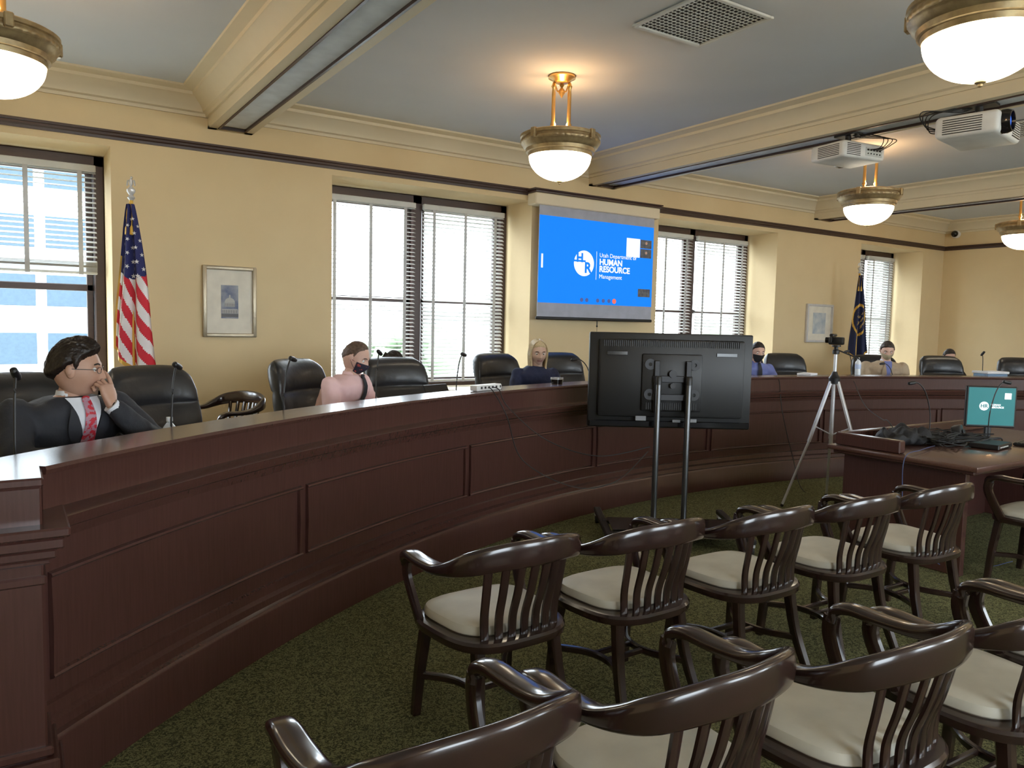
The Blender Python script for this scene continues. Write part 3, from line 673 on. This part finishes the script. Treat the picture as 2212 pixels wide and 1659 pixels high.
# ---------------- projection screen -------------
sx0,sx1,sy=4.99,6.73,7.14; W=sx1-sx0
t=thing('projection_screen','white pull-down projection screen showing a blue slide with a round logo','screen',((sx0+sx1)/2,sy,1.66))
MB().box((0,0,.66),(W,.006,1.26)).build('screen_fabric',fabric_w,t)
MB().box((0,0,.02),(W+.03,.03,.035),.01).build('bottom_bar',black_p,t)
MB().sweep([(0,-.01,.0),(0,-.01,-.05)],.012,n=8).sph((0,-.01,-.06),.012,8,6).sweep([(0,-.01,-.06),(0,-.01,-.3)],.004,n=6).build('pull_cord',black_p,t)
MB().box((0,.055,1.345),(W+.14,.17,.13),.01).build('case',crown_m,t)
MB().box((0,.05,1.425),(W+.16,.19,.03),.008,seg=2).box((0,.05,1.445),(W+.20,.21,.016),.004).build('case_trim',trimwood,t)
bz0,bz1=1.855-1.66,2.83-1.66; BH=bz1-bz0
MB().box((0,-.005,(bz0+bz1)/2),(W-.01,.004,BH)).build('slide',blue_s,t)
def SU(u,v): return ((u-.5)*(W-.01),bz1-v*BH)
def TX(u,v,y=-.009): x,z=SU(u,v); return T(V((x,y,z)))@RX(PI/2)
def disc(u,v,r,m,y,name,n=32):
    x,z=SU(u,v); b=MB(); b.lathe([(0,0),(r,0),(r,.001),(0,.001)],n,M=T(V((x,y,z)))@RX(PI/2)); return b.build(name,m,t)
def rect(u0,v0,u1,v1,m,y,name):
    a=SU(u0,v0);b=SU(u1,v1); return MB().box(((a[0]+b[0])/2,y,(a[1]+b[1])/2),(abs(b[0]-a[0]),.001,abs(b[1]-a[1]))).build(name,m,t)
disc(.372,.515,.148,white_s,-.008,'logo_disc',40)
text('H',.14,TX(.335,.455,-.0105),blue_s,t,'CENTER',bold=.006,cy=True); text('R',.17,TX(.405,.57,-.0105),blue_s,t,'CENTER',bold=.006,cy=True)
rect(.283,.478,.385,.50,blue_s,-.0105,'logo_bar')
rect(.478,.36,.481,.70,white_s,-.009,'divider_line')
text('Utah Department of',.070,TX(.505,.425),white_s,t); text('HUMAN',.098,TX(.505,.515),white_s,t,bold=.003); text('RESOURCE',.098,TX(.505,.60),white_s,t,bold=.003); text('Management',.070,TX(.505,.68),white_s,t)
rect(.745,.16,.87,.39,white_s,-.010,'call_tile')
rect(.875,.165,.98,.27,dk_s,-.010,'call_tile'); rect(.875,.28,.98,.39,dk_s,-.010,'call_tile'); rect(.865,.78,.98,.88,dk_s,-.010,'call_tile')
disc(.93,.205,.018,skin_m,-.0115,'thumbnail_face'); disc(.93,.325,.018,skin_m,-.0115,'thumbnail_face')
for k,u in enumerate((.36,.405,.50,.55,.60)): disc(u,.95,.024,gray_s,-.0085,'call_button',16)
disc(.648,.95,.030,red_s,-.0085,'hang_up_button',20)
rect(.018,.44,.032,.60,white_s,-.009,'side_tool_bar')
# ---------------- framed pictures -------------
def framed(x0,x1,z0,z1,label,fm,art):
    w=x1-x0;h=z1-z0; t=thing('framed_picture',label,'picture',((x0+x1)/2,WY-.002,z0)); m=MB()
    for s in (-1,1): m.box((s*(w/2-.0175),-.02,h/2),(.035,.04,h),.008,seg=2); m.box((0,-.02,h/2+s*(h/2-.0175)),(w-.05,.04,.035),.008,seg=2)
    m.build('frame',fm,t); MB().box((0,-.012,h/2),(w-.05,.006,h-.05)).build('mount',mat_m,t); art(t,w,h)
skyb=mat('art sky',(.14,.17,.27),.7,col2=(.38,.40,.44),scale=9); artw=mat('art dome',(.5,.5,.48),.7); artg=mat('art shade',(.16,.16,.17),.7)
def art1(t,w,h):
    MB().box((0,-.0165,.32),(.15,.002,.30)).build('print',skyb,t)
    m=MB(); m.loft([[(.045*cos(q),y,.315+.042*sin(q)) for q in [PI*i/16 for i in range(17)]] for y in (-.0185,-.0175)]); m.box((0,-.018,.295),(.09,.001,.035)); m.box((0,-.018,.368),(.012,.001,.03)); m.box((0,-.018,.235),(.14,.001,.04)); m.build('printed_dome',artw,t)
    m=MB()
    for k in range(9): m.box((-.040+.010*k,-.0192,.293),(.004,.001,.028)); m.box((-.06+.015*k,-.0192,.232),(.005,.001,.03))
    m.box((0,-.019,.198),(.15,.001,.03)).build('printed_columns',artg,t)
def art2(t,w,h):
    MB().box((0,-.0165,h/2),(w*.48,.002,h*.55)).build('print',mat('pale print',(.35,.42,.5),.3,col2=(.6,.62,.6),scale=8),t)
framed(1.45,1.92,1.425,2.065,'champagne framed picture of a domed building on the tan wall',frame_m,art1)
framed(10.02,10.66,1.43,2.01,'silver framed picture on the wall between television and navy flag',silver,art2)
# ---------------- flags -------------
def flag(loc,label,kind):
    t=thing('flag_stand',label,'flag',loc,rad(-33))
    MB().lathe([(.0,0),(.15,0),(.155,.02),(.10,.04),(.03,.07),(.022,.12),(0,.12)],28).build('base',gold,t)
    MB().sweep([(0,0,.1),(0,0,2.30)],.028,n=12).build('pole',gold,t)
    m=MB().lathe([(.014,2.29),(.028,2.31),(.014,2.33),(.03,2.355),(.03,2.37),(.012,2.39),(.006,2.40)],16)
    m.sph((0,0,2.425),(.016,.014,.03),10,8)
    for s in (-1,1): m.sweep(cr([(0,0,2.42),(s*.022,0,2.44),(s*.03,0,2.40)],3),.016,.01,n=8)
    m.sph((.005,0,2.46),.010,8,6).build('finial',silver,t)
    Lf=1.27; ww=.285 if kind=='us' else .24
    def P(u,s):
        wd=.055+ww*s**.8; x=(u-.42)*wd; y=-.03+(.012+.038*s)*sin(u*2*PI*2.3+.9*s)-.02*s
        ln=Lf*(.86+.14*min(1,u*2.2)) if kind=='us' else Lf*(.9+.1*sin(PI*u))
        return V((x+.012*sin(s*6)*s,y,2.26-s*ln))
    def mf(u,s):
        if s>.972 or (u<.03 and s>.35): return 3
        if kind=='us':
            if s<.47-.05*u: return 2
            return 0 if ((s*5.6-u*2.0+.3*sin(u*5))%1)<.5 else 1
        d=math.hypot((u-.5)/.5,(s-.52)/.2)
        if .8<d<.95: return 3
        if d<.55 and noise.noise(V((u*9,s*30,0)))>.15: return 4
        return 2
    MB().grid(56,110,P,mf).build('flag_cloth',[red_f,white_f,blue_f if kind=='us' else navy_f,gold,mat('emblem',(.5,.35,.15),.7)],t,ang=80,recalc=False)
    if kind=='us':
        for r in range(9):
            for c in range(3):
                m=MB()
                s=.09+r*.042; u=.2+.28*c+(.14 if r%2 else 0)
                if u>.93: continue
                p=P(u,s); du=P(min(1,u+.01),s)-p; ds=P(u,s+.01)-p; n=du.cross(ds).normalized()
                if n.y>0: n=-n
                ax=du.normalized(); ay=n.cross(ax); R_=.013+.008*s*2; 
                m.v.append(tuple(p+n*.006))
                for k in range(10):
                    a=PI/2+k*PI/5; rr=R_ if k%2==0 else R_*.4; m.v.append(tuple(p+n*.005+ax*(rr*cos(a))+ay*(rr*sin(a))))
                for k in range(10): m.f.append((0,1+k,1+(k+1)%10)); m.m.append(0)
                m.build('star',white_f,t,recalc=False)
    for s in (-1,1): MB().sweep(cr([(0,-.015,2.28),(s*.02,-.03,2.2),(s*.018,-.035,2.1)],4),.006,n=6).lathe([(.004,0),(.013,-.02),(.016,-.07),(.003,-.075)],10,c=(s*.018,-.035,2.1)).build('tassel',gold,t)
q=aty(286,600,6.55); flag((q.x,q.y,DZ+.002),'red white and blue striped flag hanging on its pole by the left window','us')
q=aty(1851,700,6.85); flag((q.x,q.y,DZ+.002),'navy flag with gold emblem hanging on its pole by the far window','navy')
# ---------------- television on stand -------------
t=thing('television','large black flat television seen from behind','television',(4.27,4.29,0),rad(-33.2))
zc=1.19
MB().box((0,.02,zc),(1.26,.045,.735),.012,seg=2).build('housing',black_p,t)
MB().box((0,.044,zc+.01),(1.20,.004,.66)).build('screen_panel',gloss_b,t)
MB().box((0,-.02,zc+.02),(1.12,.05,.60),.02,seg=2).box((0,-.05,zc-.01),(.46,.04,.44),.012,seg=2).build('back_cover',black_p,t)
m=MB()
for k in range(70): m.box((-.52+.015*k,-.048,zc+.285),(.006,.008,.045))
m.build('upper_vent_slots',dkgray,t); m=MB()
for k in range(24): m.box((-.19+.0165*k,-.071,zc-.19),(.006,.006,.05))
m.build('lower_vent_slots',dkgray,t)
for k in (-1,1): MB().box((k*.42,-.047,zc+.21),(.16,.006,.03),.004).build('grip_recess',gloss_b,t)
MB().box((0,-.012,zc-.335),(1.24,.02,.05),.006).build('lower_bezel',gloss_b,t)
stk=mat('sticker',(.25,.26,.28),.5)
for a in ((-.23,-.285,.08,.035),(.05,-.305,.06,.02),(.18,-.30,.05,.025)): MB().box((a[0],-.078 if a[1]>-.29 else -.048,zc+a[1]),(a[2],.004,a[3])).build('sticker',stk,t)
m=MB().box((0,-.085,zc+.02),(.30,.02,.05),.004).box((0,-.085,zc-.12),(.30,.02,.05),.004)
for s in (-1,1): m.box((s*.12,-.09,zc-.04),(.04,.03,.40),.004)
m.lathe([(0,0),(.03,0),(.03,.02),(0,.02)],16,M=T(V((0,-.09,zc+.06)))@RX(PI/2)).lathe([(0,0),(.02,0),(.02,.02),(0,.02)],12,M=T(V((0,-.09,zc-.03)))@RX(PI/2)); m.build('mounting_bracket',dkgray,t)
for s in (-1,1):
    for z in (.13,-.10):
        MB().lathe([(.014,0),(.036,0),(.042,.008),(.014,.008)],20,M=T(V((s*.17,-.072,zc+z)))@RX(PI/2)).build('mount_ring',dkgray,t)
s=thing('television_stand','wheeled metal stand with two posts carrying the television','stand',(4.27,4.29,0),rad(-33.2))
for k in (-1,1):
    MB().lathe([(.022,.10),(.022,1.20),(.018,1.215),(0,1.215)],20,c=(k*.115,-.135,0)).build('post',steel,s)
    MB().lathe([(.026,1.17),(.026,1.225),(.02,1.235),(0,1.235)],20,c=(k*.115,-.135,0)).build('post_cap',black_p,s)
    MB().box((k*.50,-.17,.105),(.055,.90,.04),.008).build('foot',dkgray,s)
    for y in (-.58,.24):
        c=MB().box((k*.50,y,.074),(.045,.055,.026),.004).build('caster_fork',silver,s)
        MB().lathe([(0,-.018),(.028,-.018),(.036,-.012),(.036,.012),(.028,.018),(0,.018)],20,M=T(V((k*.50,y,.037)))@RY(PI/2)).build('caster',rubber,c)
MB().box((0,-.135,.115),(1.02,.07,.035),.008).build('crossbar',dkgray,s)
MB().box((0,-.48,.115),(.98,.05,.03),.008).build('crossbar',dkgray,s)
MB().box((0,-.30,.138),(.94,.36,.008),.003).build('glass_shelf',gloss_b,s)
# ---------------- tripod -------------
t=thing('tripod','silver tripod standing in front of the bench, left of the computer desk','tripod',(6.26,4.22,0))
for k in range(3):
    a=rad(156+120*k); c_,s_=cos(a),sin(a)
    l=MB().sweep([(.03*c_,.03*s_,1.16),(.22*c_,.22*s_,.60)],.034,.026,p=4).sweep([(.20*c_,.20*s_,.65),(.45*c_,.45*s_,.02)],.024,.018,p=4).build('leg',silver,t)
    MB().sph((.45*c_,.45*s_,.016),.016,10,8).build('rubber_foot',rubber,l)
    MB().sweep([(0,0,.66),(.17*c_,.17*s_,.74)],.012,n=8).build('brace',silver,t)
MB().lathe([(0,.55),(.015,.55),(.015,1.42),(0,1.42)],16).build('centre_column',silver,t)
MB().lathe([(0,1.12),(.045,1.13),(.05,1.18),(.03,1.21),(.02,1.24),(0,1.24)],20).build('shoulder',black_p,t)
MB().lathe([(0,1.39),(.03,1.40),(.03,1.43),(.018,1.44),(.018,1.46),(.04,1.465),(.04,1.478),(0,1.48)],20).sweep([(0,0,1.44),(.12,-.16,1.36)],.014,n=8).build('pan_head',black_p,t)
t=thing('video_camera','small black video camera mounted on the tripod','camera',(6.26,4.22,1.482),rad(20))
MB().box((0,0,.035),(.06,.13,.07),.012,seg=2).build('body',black_p,t)
MB().lathe([(0,0),(.026,0),(.026,.03),(.02,.03),(.018,.02),(0,.02)],20,M=T(V((0,.064,.04)))@RX(-PI/2)).build('lens',gloss_b,t)
MB().box((-.07,.02,.045),(.07,.008,.05),.003).build('flip_screen',gloss_b,t)
MB().box((0,.03,.085),(.12,.04,.026),.008).build('microphone_bar',black_p,t)
# ---------------- computer desk -------------
t=thing('computer_desk','mahogany computer desk with raised gallery rail at the right','desk')
MB().box((6.30,2.935,.745),(2.40,1.07,.035),.008,seg=2).build('desktop',desk_m,t)
MB().box((6.30,2.935,.715),(2.34,1.01,.028),.008).build('apron_moulding',bench_m,t)
MB().box((5.24,2.96,.352),(.05,.88,.70),.004).build('side_panel',bench_m,t)
MB().box((7.36,2.96,.352),(.05,.88,.70),.004).build('side_panel',bench_m,t)
MB().box((6.30,3.38,.352),(2.05,.04,.70),.004).build('modesty_panel',bench_m,t)
MB().box((5.17,3.18,.81),(.07,.5,.09),.008).box((6.30,3.42,.81),(2.2,.06,.09),.008).build('gallery_rail',bench_m,t)
DT=.764
t=thing('monitor','small desk monitor showing a teal slide with a round logo','monitor',(6.68,3.08,DT),rad(-42))
MB().lathe([(0,0),(.09,0),(.09,.008),(.03,.014),(0,.014)],24).build('base',black_p,t)
MB().box((0,.02,.07),(.05,.025,.14),.006).build('neck',black_p,t)
MB().box((0,0,.255),(.38,.035,.335),.008).build('bezel',black_p,t)
MB().box((0,-.019,.258),(.35,.003,.305)).build('display',teal_s,t)
def tx(x,z,y=-.022): return T(V((x,y,z)))@RX(PI/2)
MB().lathe([(0,0),(.036,0),(.036,.001),(0,.001)],28,M=tx(-.055,.26,-.0215)).build('logo_disc',white_s,t)
text('HR',.042,tx(-.055,.26,-.0235),teal_s,t,'CENTER',bold=.001,cy=True)
text('HUMAN',.020,tx(-.005,.265),white_s,t,bold=.001); text('RESOURCE',.020,tx(-.005,.245),white_s,t,bold=.001)
MB().box((.12,-.0215,.345),(.05,.001,.05)).build('call_tile',white_s,t)
t=thing('keyboard','black keyboard on the computer desk at the right edge','keyboard',(6.62,2.74,DT),rad(10)); MB().box((0,0,.010),(.42,.14,.018),.005).build('case',black_p,t)
m=MB()
for i in range(14):
    for j in range(5): m.box((-.19+.029*i,-.052+.026*j,.021),(.024,.021,.006),.002)
m.build('keys',dkgray,t)
t=thing('flat_device','flat black electronic box lying on the computer desk','device',(6.12,2.80,DT),rad(8)); MB().box((0,0,.021),(.30,.20,.036),.006).build('case',black_p,t); m=MB()
for k in range(6): m.box((-.11+.03*k,-.101,.02),(.016,.004,.008))
m.build('front_lights',white_p,t)
t=thing('power_adapter','upright black desk phone sized box beside the monitor','device',(6.24,3.10,DT),rad(20)); MB().box((0,0,.062),(.14,.07,.12),.012,R=RX(-.25),seg=2).build('case',black_p,t); MB().box((0,-.045,.07),(.10,.004,.05),.002,R=RX(-.25)).build('front_grille',dkgray,t)
b=MB(); b.sph((0,0,.055),(.22,.12,.065),28,18); b.sph((.16,-.03,.05),(.16,.10,.055),20,12); b=fuse(b,.012,2)
b.v=[(v[0]+.03*noise.noise(V(v)*12),v[1]+.03*noise.noise(V(v)*11+V((3,0,0))),max(.001,v[2]*(1+.6*noise.noise(V(v)*14)))) for v in b.v]
o=b.build('camera_bag',mat('black nylon',(.008,.008,.01),.7,bump=.4),ang=60); o.location=(5.58,3.2,DT); tag(o,'crumpled black bag lying at the left of the computer desk','bag')
m=MB()
for k in range(22):
    P=[(random.uniform(5.65,6.45),random.uniform(2.85,3.34),DT+.006+random.uniform(0,.07)) for _ in range(6)]; m.sweep(cr(P,7),.010,n=6)
o=m.build('cable_tangle',rubber); tag(o,'tangle of black cables piled on the computer desk','cables',kind='stuff')
# ---------------- microphones -------------
def mic(base,tip,label):
    t=thing('microphone',label,'microphone',base,0,'gooseneck microphones'); d=V(tip)-V(base)
    MB().lathe([(0,0),(.045,0),(.045,.012),(.035,.024),(.012,.028),(0,.028)],20).build('base',black_p,t)
    P=cr([(0,0,.025),(0,0,d.z*.45),(d.x*.25,d.y*.25,d.z*.82),(d.x*.62,d.y*.62,d.z*1.0),(d.x,d.y,d.z)],6)
    MB().sweep(P,.009,n=8).build('gooseneck',black_p,t)
    e=V(P[-1]);q=V(P[-3]); u=(e-q).normalized(); MB().sweep([e-u*.05,e-u*.045,e-u*.01,e+u*.012,e+u*.02],[.012,.026,.03,.024,.006],n=12).build('capsule',black_p,t)
for bx,tx_,ty,l in [(30,37,813,'gooseneck microphone at the left edge in front of the man in the dark suit'),(370,387,793,'gooseneck microphone in front of the empty chair nearest the dark-suited man'),(612,636,777,'gooseneck microphone left of the man in the pink shirt'),
 (812,822,764,'gooseneck microphone just right of the man in the pink shirt'),(985,1004,767,'gooseneck microphone by the window left of the blonde woman'),(1275,1237,777,'gooseneck microphone right of the blonde woman'),(1836,1826,760,'gooseneck microphone beside the tripod on the bench'),(2117,2121,766,'gooseneck microphone at the far right of the bench'),(1925,1903,786,'gooseneck microphone in front of the man in the tan jacket')]:
    b=cyl(bx,880,8.64); tp=cyl(tx_,ty,8.66); mic((b.x,b.y,.934),tp,l)
mic((6.04,3.22,DT),at(1966,828,5.95),'gooseneck microphone over the bag on the computer desk')
mic((6.42,2.96,DT),at(2180,827,6.0),'gooseneck microphone in front of the desk monitor')
# ---------------- small things on the bench -------------
def bottle(p,l):
    t=thing('water_bottle',l,'bottle',p); MB().lathe([(0,0),(.03,0),(.032,.01),(.032,.06),(.029,.07),(.032,.08),(.032,.13),(.028,.15),(.013,.17),(.013,.18),(0,.18)],20).build('bottle_body',water_m,t); MB().lathe([(.0145,.178),(.0145,.197),(0,.198)],16).build('cap',cap_m,t)
    MB().lathe([(.0328,.07),(.0328,.12)],20).build('wrapper',mat('bottle wrap',(.5,.62,.85),.4),t)
b=cyl(366,900,8.66); bottle((b.x,b.y,.934),'clear water bottle in front of the empty chair by the suited man')
b=cyl(1853,800,8.45); bottle((b.x,b.y,1.114),'clear water bottle on the bench right of the tripod')
b=cyl(1050,834,8.36); t=thing('power_strip','white power strip lying on the bench ledge','power strip',(b.x,b.y,1.113),rad(22)); MB().box((0,0,.022),(.30,.07,.042),.006).build('case',white_p,t)
for k in range(5): MB().box((-.10+.045*k,-.036,.024),(.018,.003,.016)).build('socket',dkgray,t)
MB().box((.13,-.036,.024),(.012,.003,.018)).build('switch',dkgray,t)
b=cyl(1203,818,8.44); t=thing('drinking_glass','short dark drink glass on the bench before the blonde woman','glass',(b.x,b.y,1.113)); MB().lathe([(0,0),(.05,0),(.053,.045),(.048,.045),(.045,.008),(0,.008)],20).build('tumbler',gloss_b,t); MB().lathe([(.0535,.035),(.054,.05),(.049,.05)],20).build('rim',silver,t)
b=cyl(948,838,8.7); t=thing('tablet','dark tablet propped on the inner desk left of the power strip','tablet',(b.x,b.y,.934),rad(20)); MB().box((0,0,.12),(.26,.012,.19),.005,R=RX(-.5)).build('case',black_p,t); MB().box((0,.06,.05),(.08,.01,.12),.003,R=RX(.5)).build('stand',black_p,t)
b=cyl(1744,806,8.45); tag(MB().box((0,0,.012),(.22,.15,.022),.002,R=RZ(.3)).build('paper_stack',paper),'small stack of white papers on the bench right of the television','papers').location=(b.x,b.y,1.113)
b=cyl(2140,800,8.66); t=thing('document_box','pale blue and white document box on the bench near the right edge','box',(b.x,b.y,.934),rad(-20)); MB().box((0,0,.10),(.30,.22,.20),.01).build('box_body',mat('box blue',(.2,.33,.5),.6),t); MB().box((0,0,.215),(.32,.24,.03),.006).build('lid',paper,t)
def cable(P,l,m=rubber,w=.008):
    o=MB().sweep(cr(P,8),w,n=6).build('cable',m); tag(o,l,'cable',group='loose cables')
cable([tuple(cyl(1060,836,8.36)),tuple(cyl(1078,842,8.235)),tuple(cyl(1098,880,8.15)),tuple(at(1180,950,5.9)),tuple(at(1290,985,5.8)),tuple(at(1405,965,5.8))],'black cable sagging from power strip to television, upper of the two')
cable([tuple(cyl(1052,836,8.36)),tuple(cyl(1066,846,8.235)),tuple(cyl(1095,900,8.15)),tuple(at(1130,995,5.7)),tuple(at(1240,1052,5.7)),tuple(at(1330,1040,5.8)),tuple(at(1400,975,5.85))],'black cable sagging low from power strip to television, lower of the two')
cable([tuple(cyl(1672,812,8.4)),tuple(cyl(1683,822,8.235)),tuple(cyl(1690,890,8.15)),tuple(cyl(1712,985,8.12)),tuple(atz(1735,1060,.01)),tuple(atz(1800,1078,.01)),tuple(atz(1850,1070,.01))],'thin black cable hanging down the bench left of the tripod')
cable([tuple(cyl(1838,812,8.4)),tuple(cyl(1845,825,8.235)),tuple(at(1868,875,7.6)),tuple(at(1905,905,6.8)),tuple((5.85,3.45,.90)),(5.8,3.32,.79)],'thin cable running from the bench to the computer desk')
cable([(5.72,3.0,DT+.01),(5.35,2.9,DT+.02),(5.08,2.86,DT-.01),(5.06,2.85,.5),(5.08,2.83,.25),(5.3,2.6,.01),(5.9,2.5,.01)],'dark blue cable hanging over the left edge of the computer desk',blue_c,.006)
t=thing('security_camera','small white dome security camera in the far corner','camera',(13.70,7.1,3.33))
MB().lathe([(0,0),(.07,0),(.07,.05),(.06,.06),(0,.06)],24,M=T(V((.1,0,0)))@RY(-PI/2)).build('housing',white_p,t); MB().sph((.03,0,0),.055,18,12).build('lens_dome',gloss_b,t)
# ---------------- light -------------
w=bpy.data.worlds.new('World'); SC.world=w; w.use_nodes=True; bg=w.node_tree.nodes['Background']; bg.inputs[0].default_value=(.82,.92,1,1); bg.inputs[1].default_value=11.5
# ---------------- camera -------------
cd=bpy.data.cameras.new('Camera'); cam=bpy.data.objects.new('Camera',cd); COL.objects.link(cam); SC.camera=cam
cd.sensor_width=36; cd.lens=F/2212*36; cd.clip_end=400; cd.clip_start=.02
r=V((Xi.x,Yi.x,Zi.x));u=-V((Xi.y,Yi.y,Zi.y));b=-V((Xi.z,Yi.z,Zi.z))
cam.matrix_world=Matrix(((r.x,u.x,b.x,EYE.x),(r.y,u.y,b.y,EYE.y),(r.z,u.z,b.z,EYE.z),(0,0,0,1)))
SC.view_settings.view_transform='Standard'; SC.view_settings.look='None'; SC.view_settings.exposure=.25
